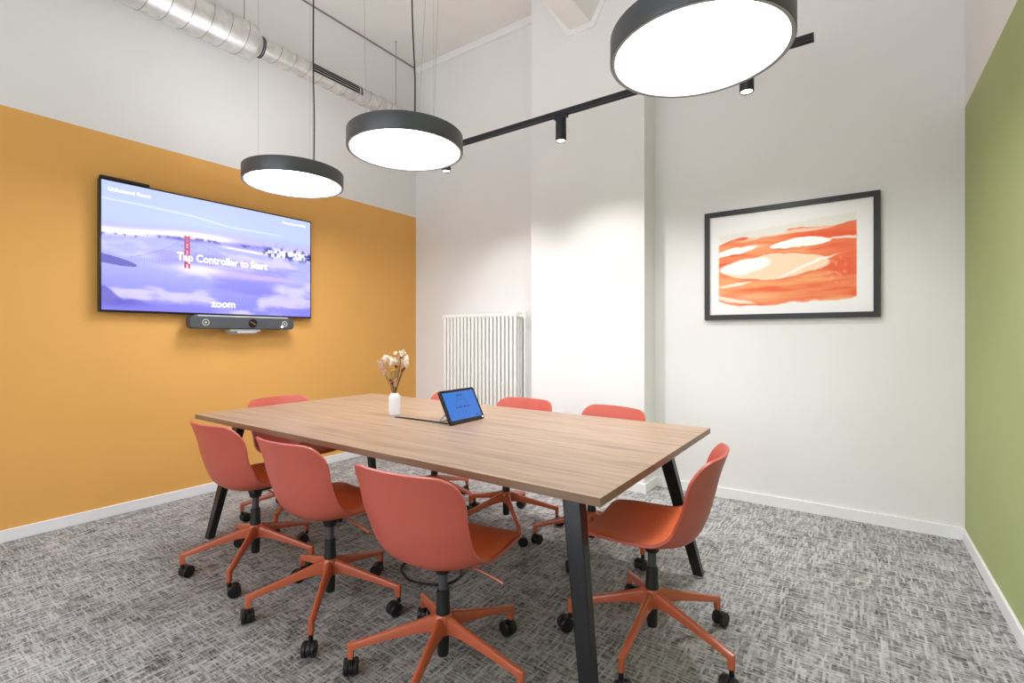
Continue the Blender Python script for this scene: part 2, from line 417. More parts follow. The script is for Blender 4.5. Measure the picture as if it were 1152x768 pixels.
def make_chair():
    t = thing('swivel_chair', 'chair', 'chair')
    # shell
    nar = make_narrow(.07, .075); NU = 24
    rows = row_params(30, .07, .075)
    bm = bmesh.new(); vr = [[bm.verts.new(surf(-1 + 2 * i / NU, s, nar)) for i in range(NU + 1)] for s in rows]
    for a, b in zip(vr, vr[1:]):
        for i in range(NU): bm.faces.new((a[i], a[i+1], b[i+1], b[i]))
    sh = obj('seat_shell', bm, M['coral'], t, smooth=True, angle=80)
    so = sh.modifiers.new('solid', 'SOLIDIFY'); so.thickness = .010; so.offset = 1
    bv = sh.modifiers.new('bevel', 'BEVEL'); bv.width = .003; bv.segments = 2; bv.limit_method = 'ANGLE'; bv.angle_limit = R(50)
    # pad
    s0, s1 = .035, .565
    nar = make_narrow(.055, .06, s0=s0, s1=s1, inset=.013)
    rows = [s0 + (s1 - s0) * v for v in row_params(18, .055, .06, (s1 - s0) * .86)]
    bm = bmesh.new(); up = []; lo = []
    for s in rows:
        ru = []; rl = []
        for i in range(NU + 1):
            u = -1 + 2 * i / NU
            p = surf(u, s, nar)
            n = (surf(u, min(1, s + .01), nar) - surf(u, s - .01, nar)).cross(surf(min(1, u + .01), s, nar) - surf(max(-1, u - .01), s, nar))
            n = Vector((0, .35, 1)) if s > .5 else Vector((0, .1, 1)); n.normalize()
            edge = min(1, min(1 - abs(u), (s - s0) * 3.2, (s1 - s) * 3.2) / .08) ; edge = max(0, edge)
            ru.append(bm.verts.new(p + n * (.012 + .007 * math.sqrt(edge)))); rl.append(bm.verts.new(p + n * .0015))
        up.append(ru); lo.append(rl)
    for g, fl in ((up, 0), (lo, 1)):
        for a, b in zip(g, g[1:]):
            for i in range(NU): bm.faces.new((a[i], a[i+1], b[i+1], b[i]))
    for a, b in zip(range(len(rows) - 1), range(1, len(rows))):
        for i in (0, NU): bm.faces.new((up[a][i], up[b][i], lo[b][i], lo[a][i]))
    for k in (0, -1):
        for i in range(NU): bm.faces.new((up[k][i], up[k][i+1], lo[k][i+1], lo[k][i]))
    obj('seat_pad', bm, M['pad'], t, smooth=True, angle=60)
    # mount under the seat
    bm = bmesh.new(); bx(bm, -.07, .07, -.045, .09, .400, .416)
    lathe(bm, [(0, .36), (.026, .36), (.036, .398), (0, .398)], 20)
    obj('seat_mount', bm, M['black'], t, bevel=.003)
    bm = bmesh.new(); tube(bm, smooth_path([(.07, .03, .398), (.13, .025, .392), (.20, .018, .384), (.245, .012, .376)], 4), .0042, 8)
    obj('height_lever', bm, M['coral_metal'], t, smooth=True)
    # column
    bm = bmesh.new(); lathe(bm, [(0, .28), (.0165, .28), (.0165, .37), (0, .37)], 24)
    col = obj('gas_column', bm, M['grey_plastic'], t, smooth=True)
    bm = bmesh.new(); lathe(bm, [(0, .205), (.025, .205), (.0255, .235), (.0235, .24), (.0235, .290), (.0215, .300), (.016, .302), (0, .302)], 28)
    obj('column_sleeve', bm, M['black'], col, smooth=True)
    bm = bmesh.new(); lathe(bm, [(0, .068), (.018, .068), (.0205, .074), (.0225, .16), (0, .16)], 28)
    obj('column_foot', bm, M['black'], col, smooth=True)
    bm = bmesh.new(); lathe(bm, [(0, .148), (.031, .148), (.037, .158), (.036, .19), (.031, .212), (.027, .217), (0, .217)], 32)
    obj('hub', bm, M['coral_metal'], t, smooth=True)
    # leg: ridged arm, mitred into a short vertical post
    def sect(c, wd, h, tn=None):
        # hexagonal-ish section: flat bottom, ridge top
        prof = [(-.5, -.5), (.5, -.5), (.5, .05), (.34, .38), (.12, .5), (-.12, .5), (-.34, .38), (-.5, .05)]
        return [(c[0], c[1] + a * wd, c[2] + b * h) for a, b in prof]
    bm = bmesh.new(); rings = []
    for x, z, wd, h in ((.018, .184, .040, .058), (.045, .183, .034, .054), (.08, .176, .029, .043), (.14, .162, .026, .034), (.22, .142, .024, .028), (.30, .1205, .0225, .024)):
        rings.append(sect((x, 0, z), wd, h))
    # mitre
    prof = [(-.5, -.5), (.5, -.5), (.5, .05), (.34, .38), (.12, .5), (-.12, .5), (-.34, .38), (-.5, .05)]
    rings.append([(.3225 + b * .022, a * .0225, .114 + b * .022) for a, b in prof])
    rings.append([(.3225 + b * .022, a * .0225, .100 + b * .002) for a, b in prof])
    rings.append([(.3225 + b * .021, a * .0215, .072) for a, b in prof])
    loft(bm, rings)
    leg0 = obj('leg', bm, M['coral_metal'], t, smooth=True, angle=32, bevel=.0012)
    # caster
    bm = bmesh.new()
    lathe(bm, [(0, .05), (.009, .05), (.009, .076), (0, .076)], 14)
    # hood: half drum between the wheels
    ring0 = []
    for k in range(15):
        a = R(-25 + 235 * k / 14); ring0.append((.022 + .0275 * math.cos(a), .0295 + .0275 * math.sin(a)))
    ring0 += [(.022 - .01, .026), (.022 + .01, .022)]
    prism(bm, ring0, -.007, .007, lambda u, v, a: (u, a, v))
    cas0 = obj('caster', bm, M['black'], t, smooth=True)
    wheels = []
    for sy in (-1, 1):
        bm = bmesh.new(); y0, y1 = sorted((sy * .008, sy * .025))
        lathe(bm, [(0, y0), (.0262, y0), (.0288, y0 + .003), (.0288, y1 - .004), (.0255, y1), (.017, y1), (.016, y1 - .002 * sy), (0, y1 - .002 * sy)] if sy > 0 else
                  [(0, y0 + .002), (.016, y0 + .002), (.017, y0), (.0255, y0), (.0288, y0 + .004), (.0288, y1 - .003), (.0262, y1), (0, y1)], 28, (.022, .0288), 'y')
        wheels.append(obj('wheel', bm, M['wheel'], cas0, smooth=True))
    for k in range(1, 5):
        l = leg0.copy(); C.objects.link(l); l.parent = t
        c = copy_tree(cas0, t)
    return t
RL = .3225
def pose(ch, x, y, face, phase, seed):
    rnd = random.Random(seed)
    ch.location = (x, y, 0); ch.rotation_euler = (0, 0, R(face))
    kl = kc = 0
    for c in ch.children:
        if c.name.startswith('leg'):
            c.rotation_euler = (0, 0, R(phase - face + 72 * kl)); kl += 1
        elif c.name.startswith('caster'):
            a = R(phase - face + 72 * kc); c.location = (RL * math.cos(a), RL * math.sin(a), 0)
            c.rotation_euler = (0, 0, a + R(CAST.get(seed, {}).get(kc, rnd.uniform(-170, 170)))); kc += 1
CAST = {}
CH = [  # x, y, facing (deg, 0 = towards the radiator wall), base phase, label
    (-1.197, 1.275, 5, 4, 'coral swivel chair on the near long side of the table, nearest the camera'),
    (-1.905, 1.303, 2, 25.3, 'middle coral swivel chair of the three along the near long side of the table'),
    (-2.57, 1.312, 2, 25.3, 'coral swivel chair on the near long side, closest to the ochre wall'),
    (-.645, 1.872, 95, -17.1, 'coral swivel chair at the table end facing the television'),
    (-1.21, 2.505, 168, -10, 'coral swivel chair across the table in front of the pilaster\'s right half'),
    (-1.81, 2.51, 180, 31, 'coral swivel chair across the table between the radiator and the pilaster'),
    (-2.44, 2.51, 180, 12, 'coral swivel chair across the table mostly hidden behind the tablet'),
    (-3.05, 1.83, -90, 20, 'coral swivel chair at the table end beside the ochre wall, its back to the television'),
]
ch0 = make_chair()
chairs = [ch0] + [copy_tree(ch0) for _ in CH[1:]]
for i, (c, a) in enumerate(zip(chairs, CH)):
    pose(c, *a[:4], i); tag(c, a[4], 'chair', 'coral swivel chairs around the table')

# ------------------------------------------------------------ pendant lamps
RP, HP = .325, .092
def pendant(x, y, z, label, cable, tops):
    t = thing('pendant_lamp', label, 'lamp', (x, y, z), 0, 'round drum pendant lamps over the table')
    bm = bmesh.new()
    lathe(bm, [(RP - .019, .014), (RP - .004, 0), (RP - .001, 0), (RP, .002), (RP, HP - .002), (RP - .002, HP), (RP - .012, HP), (RP - .012, HP - .03), (.0015, HP - .03), (.0015, HP - .036), (RP - .019, HP - .036)], 96)
    obj('lamp_housing', bm, M['lamp_black'], t, smooth=True, angle=40)
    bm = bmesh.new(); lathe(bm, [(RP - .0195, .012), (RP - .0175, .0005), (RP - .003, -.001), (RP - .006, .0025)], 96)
    obj('rim', bm, M['lamp_rim_glow'], t, smooth=True)['label'] = 'lower rim with lamp glow painted in pale grey'
    bm = bmesh.new(); lathe(bm, [(0, .012), (RP - .0195, .012), (RP - .0195, .022), (0, .022)], 96)
    obj('diffuser', bm, M['diffuser'], t, smooth=True)
    bm = bmesh.new(); lathe(bm, [(0, HP - .029), (RP - .013, HP - .029), (RP - .013, HP - .014), (0, HP - .014)], 96)
    obj('upper_diffuser', bm, M['up_diffuser'], t, smooth=True)['label'] = 'lit upper diffuser'
    L = ZC - z
    for k in range(3):
        a = 2 * PI * k / 3; p = (.22 * math.cos(a), .22 * math.sin(a), HP - .014)
        q = (p[0] + tops[k][0], p[1] + tops[k][1], L)
        wr = obj('suspension_wire', cyl(p, q, .0009, 6), M['wire'], t)
        bm = bmesh.new(); lathe(bm, [(0, L - .025), (.006, L - .025), (.006, L), (0, L)], 12, (q[0], q[1]))
        lathe(bm, [(0, HP - .014), (.006, HP - .014), (.004, HP + .006), (0, HP + .006)], 12, (p[0], p[1]))
        obj('wire_anchor', bm, M['silver'], wr, smooth=True)
    cx, cy, tx, ty = cable
    pts = smooth_path([(cx, cy, HP - .014), (cx + .004, cy, HP + .3), (cx - .006 + tx * .3, cy + ty * .3, HP + .7), (cx + tx * .75, cy + ty * .75, HP + 1.4), (cx + tx, cy + ty, L - .03)], 6)
    bm = bmesh.new(); tube(bm, pts, .0042, 10); obj('power_cable', bm, M['black'], t, smooth=True)
    bm = bmesh.new(); lathe(bm, [(0, L - .035), (.045, L - .035), (.05, L - .03), (.05, L), (0, L)], 32, (cx + tx, cy + ty)); obj('ceiling_canopy', bm, M['lamp_black'], t, smooth=True)
pendant(-3.18, 1.89, 2.253, 'round drum pendant lamp nearest the television, hanging furthest left', (.235, 0, 0, 0), [(.0, 0), (0, 0), (0, 0)])
pendant(-2.096, 1.925, 2.257, 'middle round drum pendant lamp, hanging above the vase and tablet', (.07, 0, -.04, 0), [(.09, 0), (.1, .05), (-.04, 0)])
pendant(-.481, 1.908, 2.261, 'large round drum pendant lamp nearest the camera at the top right', (0, 0, 0, 0), [(0, 0), (0, 0), (0, 0)])

# ------------------------------------------------------------ lighting track and spotlights
YT, ZT = 2.80, 2.652
t = thing('lighting_track', 'long black lighting track running along the white back wall', 'track light rail', (-1.5, YT, ZT))
x0, x1 = -2.85 + 1.5, -.165 + 1.5
bm = bmesh.new()
prof = [(-.018, 0), (-.006, 0), (-.006, .006), (.006, .006), (.006, 0), (.018, 0), (.018, .033), (-.018, .033)]
loft(bm, [[(x0, a, b) for a, b in prof], [(x1, a, b) for a, b in prof]])
obj('rail', bm, M['track_black'], t, bevel=.001)
for xx in (x0, x1):
    s = -1 if xx == x0 else 1
    obj('end_cap', box(min(xx, xx + s * .008), max(xx, xx + s * .008), -.019, .019, -.001, .034), M['black'], t, bevel=.002)
for xx in (x0 + .12, x1 - .3):
    wr = obj('suspension_wire', cyl((xx, 0, .033), (xx, 0, ZC - ZT), .0009, 6), M['wire'], t)
def spot(x, label):
    s = thing('track_spotlight', label, 'spotlight', (x, YT, ZT), 0, 'black spotlights on the lighting track')
    obj('track_adapter', box(-.05, .05, -.014, .014, -.018, .004), M['black'], s, bevel=.003)
    bm = bmesh.new(); lathe(bm, [(.0001, -.148), (.029, -.148), (.029, -.166), (.033, -.168), (.035, -.164), (.035, -.024), (.032, -.02), (.012, -.02), (.012, -.014), (.0001, -.014)], 36)
    obj('spotlight_body', bm, M['track_black'], s, smooth=True)
    bm = bmesh.new(); lathe(bm, [(0, -.160), (.0285, -.160), (.0285, -.156), (0, -.156)], 28); obj('lens', bm, M['spot_glow'], s)
    for e_, a_, b_, t_ in ((SPOT, 158, 1.0, 0), (WASH, 86, .75, 37), (BEAM, 92, 1.0, 0)):
     ld = bpy.data.lights.new('spotlight_beam', 'SPOT'); ld.energy = e_; ld.spot_size = R(a_); ld.spot_blend = b_; ld.shadow_soft_size = .028; ld.color = (1, .98, .96)
     lo = bpy.data.objects.new('spotlight_beam', ld); C.objects.link(lo); lo.parent = s; lo.location = (0, 0, -.172); lo.rotation_euler = (R(t_), 0, 0)
spot(-2.594, 'black track spotlight furthest left, just showing under the middle pendant lamp')
spot(-1.574, 'black cylindrical track spotlight fully in view on the track in front of the pilaster')
spot(-.458, 'black track spotlight furthest right, half hidden behind the large pendant lamp')

# ------------------------------------------------------------ ventilation duct
DX, DZ = -3.85, 3.495
YS = 1.94
du = thing('ventilation_duct', 'galvanised spiral ventilation duct running high along the ochre and white wall', 'duct', (DX, YS, DZ))
def ring_y(r, y, n=64): return [(r * math.cos(2*PI*k/n), y, r * math.sin(2*PI*k/n)) for k in range(n)]
RBig, RSm = .135, .077
bm = bmesh.new()
rings = [ring_y(RBig, YF - YS + .001 + (-.02 - (YF - YS)) * k / 12) for k in range(13)]
rings += [ring_y(RBig - .004, 0), ring_y(RBig - .02, .014), ring_y(RSm + .008, .03), ring_y(RSm + .004, .045)]
loft(bm, rings); d1 = obj('wide_pipe', bm, M['galv'], du, smooth=True, angle=50)
ye = YB - YS - .001
bm = bmesh.new(); loft(bm, [ring_y(RSm, .04), ring_y(RSm, .5), ring_y(RSm, 1.2), ring_y(RSm, ye)]); d2 = obj('narrow_pipe', bm, M['galv'], du, smooth=True, angle=50)
def helix(r, y0, y1, pitch, par):
    bm = bmesh.new(); n = int((y1 - y0) / pitch * 40)
    pts = [((r) * math.cos(2*PI*k/40), y0 + pitch * k / 40, r * math.sin(2*PI*k/40)) for k in range(n + 1)]
    tube(bm, pts, .0022, 6); obj('spiral_seam', bm, M['seam'], par, smooth=True)
helix(RBig, YF - YS + .01, -.03, .123, d1); helix(RSm, .07, ye - .02, .127, d2)
bm = bmesh.new()
for y in (.052, .066): 
    loft(bm, [ring_y(RSm + .005, y - .004), ring_y(RSm + .005, y + .004)])
obj('clamp_band', bm, M['black'], du, smooth=True)
# slotted grille on the narrow pipe (camera-facing upper flank)
g0, g1 = .46, 1.0
bm = bmesh.new()
def patch(bm, a0, a1, y0, y1, r0, r1, n=6):
    rs = []
    out = [(r1, R(a0 + (a1-a0)*k/n)) for k in range(n+1)] + [(r0, R(a1 - (a1-a0)*k/n)) for k in range(n+1)]
    loft(bm, [[(r*math.cos(a), y0, r*math.sin(a)) for r, a in out], [(r*math.cos(a), y1, r*math.sin(a)) for r, a in out]])
patch(bm, -24, 44, g0, g1, RSm - .002, RSm + .004)
gr = obj('air_grille', bm, M['galv'], du, smooth=True)
bm = bmesh.new()
for k in range(4):
    a = -19 + 14.8 * k
    patch(bm, a, a + 10.6, g0 + .012, g1 - .045, RSm + .0035, RSm + .0055, 2)
    patch(bm, a, a + 10.6, g1 - .032, g1 - .012, RSm + .0035, RSm + .0055, 2)
obj('grille_slot', bm, M['dark'], gr)
for y in (1.94 - YS - .06, 3.40 - YS):
    r = RBig if y < 0 else RSm
    hb = obj('hanger_rod', cyl((0, y, r), (0, y, ZC - DZ), .004, 8), M['wire'], du)
    bm = bmesh.new(); lathe(bm, [(0, ZC - DZ - .02), (.009, ZC - DZ - .02), (.009, ZC - DZ), (0, ZC - DZ)], 12, (0, y)); obj('rod_anchor', bm, M['silver'], hb)

# ------------------------------------------------------------ television
def grid_mesh(name, nx, ny, fn, place, m, parent):
    """fn(U, V) -> rgb float arrays (srgb 0..1); place(u, v) -> point"""
    u = np.linspace(0, 1, nx + 1); v = np.linspace(0, 1, ny + 1); U, V = np.meshgrid(u, v)
    col = np.clip(fn(U, V), 0, 1); l = np.where(col <= .04045, col / 12.92, ((col + .055) / 1.055) ** 2.4)
    me = bpy.data.meshes.new(name)
    P = np.array([place(a, b) for b in v for a in u])
    idx = np.arange((nx+1)*(ny+1)).reshape(ny+1, nx+1)
    F = np.stack([idx[:-1, :-1], idx[:-1, 1:], idx[1:, 1:], idx[1:, :-1]], -1).reshape(-1, 4)
    me.from_pydata(P.tolist(), [], F.tolist())
    at = me.color_attributes.new('Col', 'FLOAT_COLOR', 'POINT')
    rgba = np.concatenate([l, np.ones(l.shape[:2] + (1,))], -1).reshape(-1)
    at.data.foreach_set('color', rgba.astype(np.float32)); me.materials.append(m)
    o = bpy.data.objects.new(name, me); C.objects.link(o); o.parent = parent; return o
rs = np.random.RandomState(3)
def vnoise(U, V, sx, sy, oct=4, seed=0):
    r = np.zeros_like(U); amp = 1; tot = 0
    for o_ in range(oct):
        g = np.random.RandomState(seed + o_).rand(int(sy) + 3, int(sx) + 3)
        x = U * sx; y = V * sy; xi = np.floor(x).astype(int); yi = np.floor(y).astype(int); fx = x - xi; fy = y - yi
        fx = fx*fx*(3-2*fx); fy = fy*fy*(3-2*fy)
        r += amp * ((g[yi, xi]*(1-fx) + g[yi, xi+1]*fx)*(1-fy) + (g[yi+1, xi]*(1-fx) + g[yi+1, xi+1]*fx)*fy)
        tot += amp; amp *= .5; sx *= 2; sy *= 2
    return r / tot
def mixc(a, b, t): return a * (1 - t[..., None]) + np.array(b) / 255. * t[..., None]
def sm(a, b, x): t = np.clip((x - a) / (b - a), 0, 1); return t*t*(3-2*t)
def tv_paint(U, V):
    c = np.ones(U.shape + (3,)) * np.array((192, 206, 250)) / 255.
    n = vnoise(U, V, 5, 8, 5, 11); n2 = vnoise(U, V, 3, 7, 5, 40); n3 = vnoise(U, V, 60, 30, 3, 77)
    hz = .615 + .06 * sm(0, .4, U)                       # horizon height
    c = mixc(c, (178, 186, 248), sm(.12, .0, V - hz) * .8)
    c = mixc(c, (206, 190, 244), sm(.05, .0, np.abs(V - hz - .02)) * .7)
    fog = sm(.012, -.012, V - hz + .01)
    base_ = np.ones_like(c) * np.array((178, 182, 248)) / 255.
    base_ = mixc(base_, (128, 124, 240), sm(.5, 0, V) * .75)
    base_ = mixc(base_, (226, 216, 252), sm(.45, .68, n) * .8)
    base_ = mixc(base_, (124, 118, 226), sm(.52, .32, n2) * .55)
    c = c * (1 - fog[..., None]) + base_ * fog[..., None]
    # glowing fog behind the tower
    c = mixc(c, (252, 240, 250), np.exp(-((U - .40) / .14)**2 - ((V - .385 + .05*(U - .4)) / .04)**2) * .95)
    c = mixc(c, (240, 205, 246), np.exp(-((U - .72) / .22)**2 - ((V - .36) / .035)**2) * .6)
    # lit shoreline
    band = np.exp(-((V - hz + .0) / .026)**2) * sm(.62, .45, U)
    c = mixc(c, (255, 246, 244), np.clip(band * 1.3, 0, 1))
    spk = (n3 > .56) * np.exp(-((V - hz + .03) / .012)**2) * sm(.8, .6, U)
    c = mixc(c, (70, 64, 150), np.clip(spk, 0, 1) * .8)
    c = mixc(c, (96, 88, 190), np.exp(-((U - .31) / .09)**2 - ((V - .628) / .014)**2) * .9)
    # second lit shore and the city on the right
    c = mixc(c, (255, 240, 240), np.exp(-((V - .605 + .08 * (U - .6)) / .012)**2) * sm(.45, .55, U) * sm(.85, .75, U))
    city = np.exp(-((V - .625) / .045)**2) * sm(.68, .78, U)
    c = mixc(c, (96, 96, 196), city * .7)
    c = mixc(c, (252, 248, 252), np.clip(city * (n3 > .5) * 1.4, 0, 1))
    c = mixc(c, (44, 42, 120), np.clip(city * (n3 < .38) * 1.3, 0, 1))
    # hills poking out of the fog
    c = mixc(c, (84, 82, 176), sm(.03, -.03, (U / .13)**2 + ((V - .40 + U * .3) / .035)**2 - 1) * .8)
    h = .16 + .035 * np.sin(U * 45 + 1) * sm(.2, 0, U) - U * .55
    c = mixc(c, (84, 78, 190), sm(.01, -.02, V - h) * sm(.0, .07, V) * .75 * sm(.25, .05, U))
    # contrail
    line = np.interp(U, [0, .15, .34, .55, .68, .82], [.862, .857, .845, .80, .805, .80])
    c = mixc(c, (232, 240, 255), np.exp(-((V - line) / .006)**2) * sm(.86, .8, U) * .8)
    return c
Y0, Y1, Z0, Z1 = 1.035, 2.54, 1.362, 2.235
XT = -3.998
tv = thing('television', 'large wall-mounted television showing fog around a red bridge tower', 'television', (XT, Y0, Z0))
tvw, tvh = Y1 - Y0, Z1 - Z0
def P_tv(u, v, d): return (d, u, v)
obj('cabinet', box(-.045, 0, 0, tvw, 0, tvh), M['black_gloss'], tv, bevel=.004)
bm = bmesh.new(); bx(bm, XL - XT, -.0455, .25, tvw - .25, .2, tvh - .2); obj('wall_mount', bm, M['black'], tv)
B = .011
sc = grid_mesh('screen', 360, 208, tv_paint, lambda u, v: (.0012, B + u * (tvw - 2*B), B + .004 + v * (tvh - 2*B - .004)), M['screen'], tv)
def text_mesh(s, size, bold=0, align='LEFT'):
    cu = bpy.data.curves.new('t', 'FONT'); cu.body = s; cu.size = size; cu.align_x = align; cu.offset = bold; cu.resolution_u = 3
    ob = bpy.data.objects.new('t', cu); C.objects.link(ob); bpy.context.view_layer.update()
    me = bpy.data.meshes.new_from_object(ob.evaluated_get(bpy.context.evaluated_depsgraph_get()))
    bpy.data.objects.remove(ob); return me
def put_text(name, s, size, y, z, m, par, bold=0, align='LEFT', wscale=1, x=.0022):
    me = text_mesh(s, size, bold, align)
    me.materials.clear(); me.materials.append(m)
    o = bpy.data.objects.new(name, me); C.objects.link(o); o.parent = par
    # text x -> +y, text y -> +z, facing +x
    for v in me.vertices:
        a, b, _ = v.co; v.co = (0, a * wscale, b)
    o.location = (x, y, z); return o
o = put_text('caption_lettering', 'Tap Controller to Start', .084, B + .505 * tvw, .425 * 1.0 * tvh - .0 - .005 + .02, M['screen_text'], tv, .0012, 'CENTER', .88)
# fit the caption to its width
def fit(o, width):
    ys = [v.co.y for v in o.data.vertices]; k = width / (max(ys) - min(ys)); c = 0
    for v in o.data.vertices: v.co.y *= k; v.co.z *= k
fit(o, .66); o.location.z = .475 * tvh - .02
o['label'] = 'white words Tap Controller to Start'
o = put_text('logo_lettering', 'zoom', .09, .505 * tvw, .075 * tvh, M['logo_white'], tv, .0010, 'CENTER'); fit(o, .175); o['label'] = 'white zoom wordmark'
o = put_text('room_lettering', 'Unlicensed Room', .035, .045, .915 * tvh, M['screen_text'], tv, .0006); fit(o, .235)
o = put_text('code_lettering', 'Pairing Code: 87G9W', .03, tvw - .27, .925 * tvh, M['screen_text'], tv, .0004); fit(o, .215)
# bridge on the screen
def S2(u, v): return (B + u * (tvw - 2*B), B + v * (tvh - 2*B))
bm = bmesh.new()
for du_ in (-.0085, .0085):
    y, z0 = S2(.335 + du_, .385); _, z1 = S2(.335, .665); bx(bm, .0013, .0019, y - .006, y + .006, z0, z1)
for v in (.43, .49, .55, .605, .65):
    y, z = S2(.335, v); bx(bm, .0013, .0018, y - .016, y + .016, z - .007, z + .007)
obj('bridge_tower', bm, M['tower_red'], tv)['label'] = 'red bridge tower shown on the screen'
bm = bmesh.new()
def cab(p0, p1, sag):
    pts = []
    for k in range(25):
        t_ = k / 24; u = p0[0] + (p1[0]-p0[0])*t_; v = p0[1] + (p1[1]-p0[1])*t_ - sag*4*t_*(1-t_); y, z = S2(u, v); pts.append((y, z))
    for (a, b), (c, d) in zip(pts, pts[1:]):
        vs = [bm.verts.new(q) for q in ((.0016, a, b-.0015), (.0016, c, d-.0015), (.0016, c, d+.0015), (.0016, a, b+.0015))]; bm.faces.new(vs)
    for (a, b) in pts[2:-1]:
        _, zd = S2(0, .40); 
        if b > zd + .01: bx(bm, .0014, .0016, a - .0005, a + .0005, max(zd, b - .14), b)
cab((.335, .655), (.80, .385), .03); cab((.335, .655), (.10, .43), .035)
obj('bridge_cable', bm, M['cable_lilac'], tv)
# narrow clip-on strip on the top left edge of the cabinet
bm = bmesh.new(); bx(bm, -.03, .004, .004, .275, tvh + .0003, tvh + .018)
tag(obj('edge_strip', bm, M['black'], None, bevel=.003), 'slim black strip resting on the top left edge of the television', 'strip').location = (XT, Y0, Z0)

# ------------------------------------------------------------ conference camera bar
vb = thing('video_bar', 'grey conference camera and speaker bar mounted under the television', 'camera bar', (-3.965, 1.935, 1.306))
wv, hv = .80, .092
bm = bmesh.new()
prism(bm, rrect(wv, hv, .03, 6), -.04, .035, lambda u, v, a: (a, u, v))
obj('bar_body', bm, M['grey_plastic'], vb, smooth=True, bevel=.005)
bm = bmesh.new(); prism(bm, rrect(wv - .11, .010, .004, 3), -.038, .034, lambda u, v, a: (a, u, v + hv / 2 + .0045)); obj('top_trim', bm, M['silver'], vb, smooth=True)
for y, r in ((-.295, .025), (.315, .024)):
    bm = bmesh.new(); lathe(bm, [(r - .006, .034), (r - .006, .038), (r, .038), (r, .034)], 28, (y, 0), 'x'); sr = obj('speaker_ring', bm, M['silver'], vb, smooth=True)
    bm = bmesh.new(); lathe(bm, [(0, .034), (.008, .034), (.008, .0375), (0, .0375)], 20, (y, 0), 'x'); obj('ring_centre', bm, M['silver'], sr)
bm = bmesh.new(); lathe(bm, [(0, .034), (.034, .034), (.034, .039), (.03, .043), (0, .043)], 36, (.05, 0), 'x'); ln = obj('camera_lens', bm, M['black_gloss'], vb, smooth=True)
bm = bmesh.new(); prism(bm, rrect(.052, .008, .003, 3), .0425, .0445, lambda u, v, a: (a, .05 + u * .82 + v * .5, -u * .5 + v * .82)); obj('privacy_slider', bm, mat('copper trim', (170, 100, 80), .3, .5), ln)
bm = bmesh.new(); lathe(bm, [(0, .034), (.006, .034), (.006, .037), (0, .037)], 16, (.292, -.024), 'x'); obj('status_light', bm, M['spot_glow'], vb)
bm = bmesh.new(); prism(bm, rrect(.235, .02, .006, 3), -.05, .02, lambda u, v, a: (a, u - .0, v - hv / 2 - .011)); prism(bm, rrect(.15, .012, .004, 3), -.05, .025, lambda u, v, a: (a, u + .01, v - hv / 2 - .026))
bx(bm, XL + 3.965, -.0505, -.10, .10, -.085, .03)
obj('mounting_bracket', bm, M['silver'], vb, bevel=.001)
bx_ = None

# ------------------------------------------------------------ framed picture
px0, px1, pz0, pz1 = -.92, .142, 1.325, 2.128
YP = YB - .004
pic = thing('framed_picture', 'black-framed abstract orange watercolour hanging on the white wall', 'picture', (px0, YP, pz0))
pw, ph, fw = px1 - px0, pz1 - pz0, .036
bm = bmesh.new()
o_ = [(0, 0), (pw, 0), (pw, ph), (0, ph)]; i_ = [(fw, fw), (pw - fw, fw), (pw - fw, ph - fw), (fw, ph - fw)]
A = [[bm.verts.new((x, y, z)) for x, z in q] for q, y in ((o_, 0), (o_, -.034), (i_, -.034), (i_, -.014))]
for a, b in zip(A, A[1:]):
    for k in range(4): bm.faces.new((a[k], a[(k+1)%4], b[(k+1)%4], b[k]))
obj('picture_frame', bm, M['frame_black'], pic, bevel=.0015)
obj('mount_board', box(fw - .002, pw - fw + .002, -.018, 0, fw - .002, ph - fw + .002), M['mat_board'], pic)
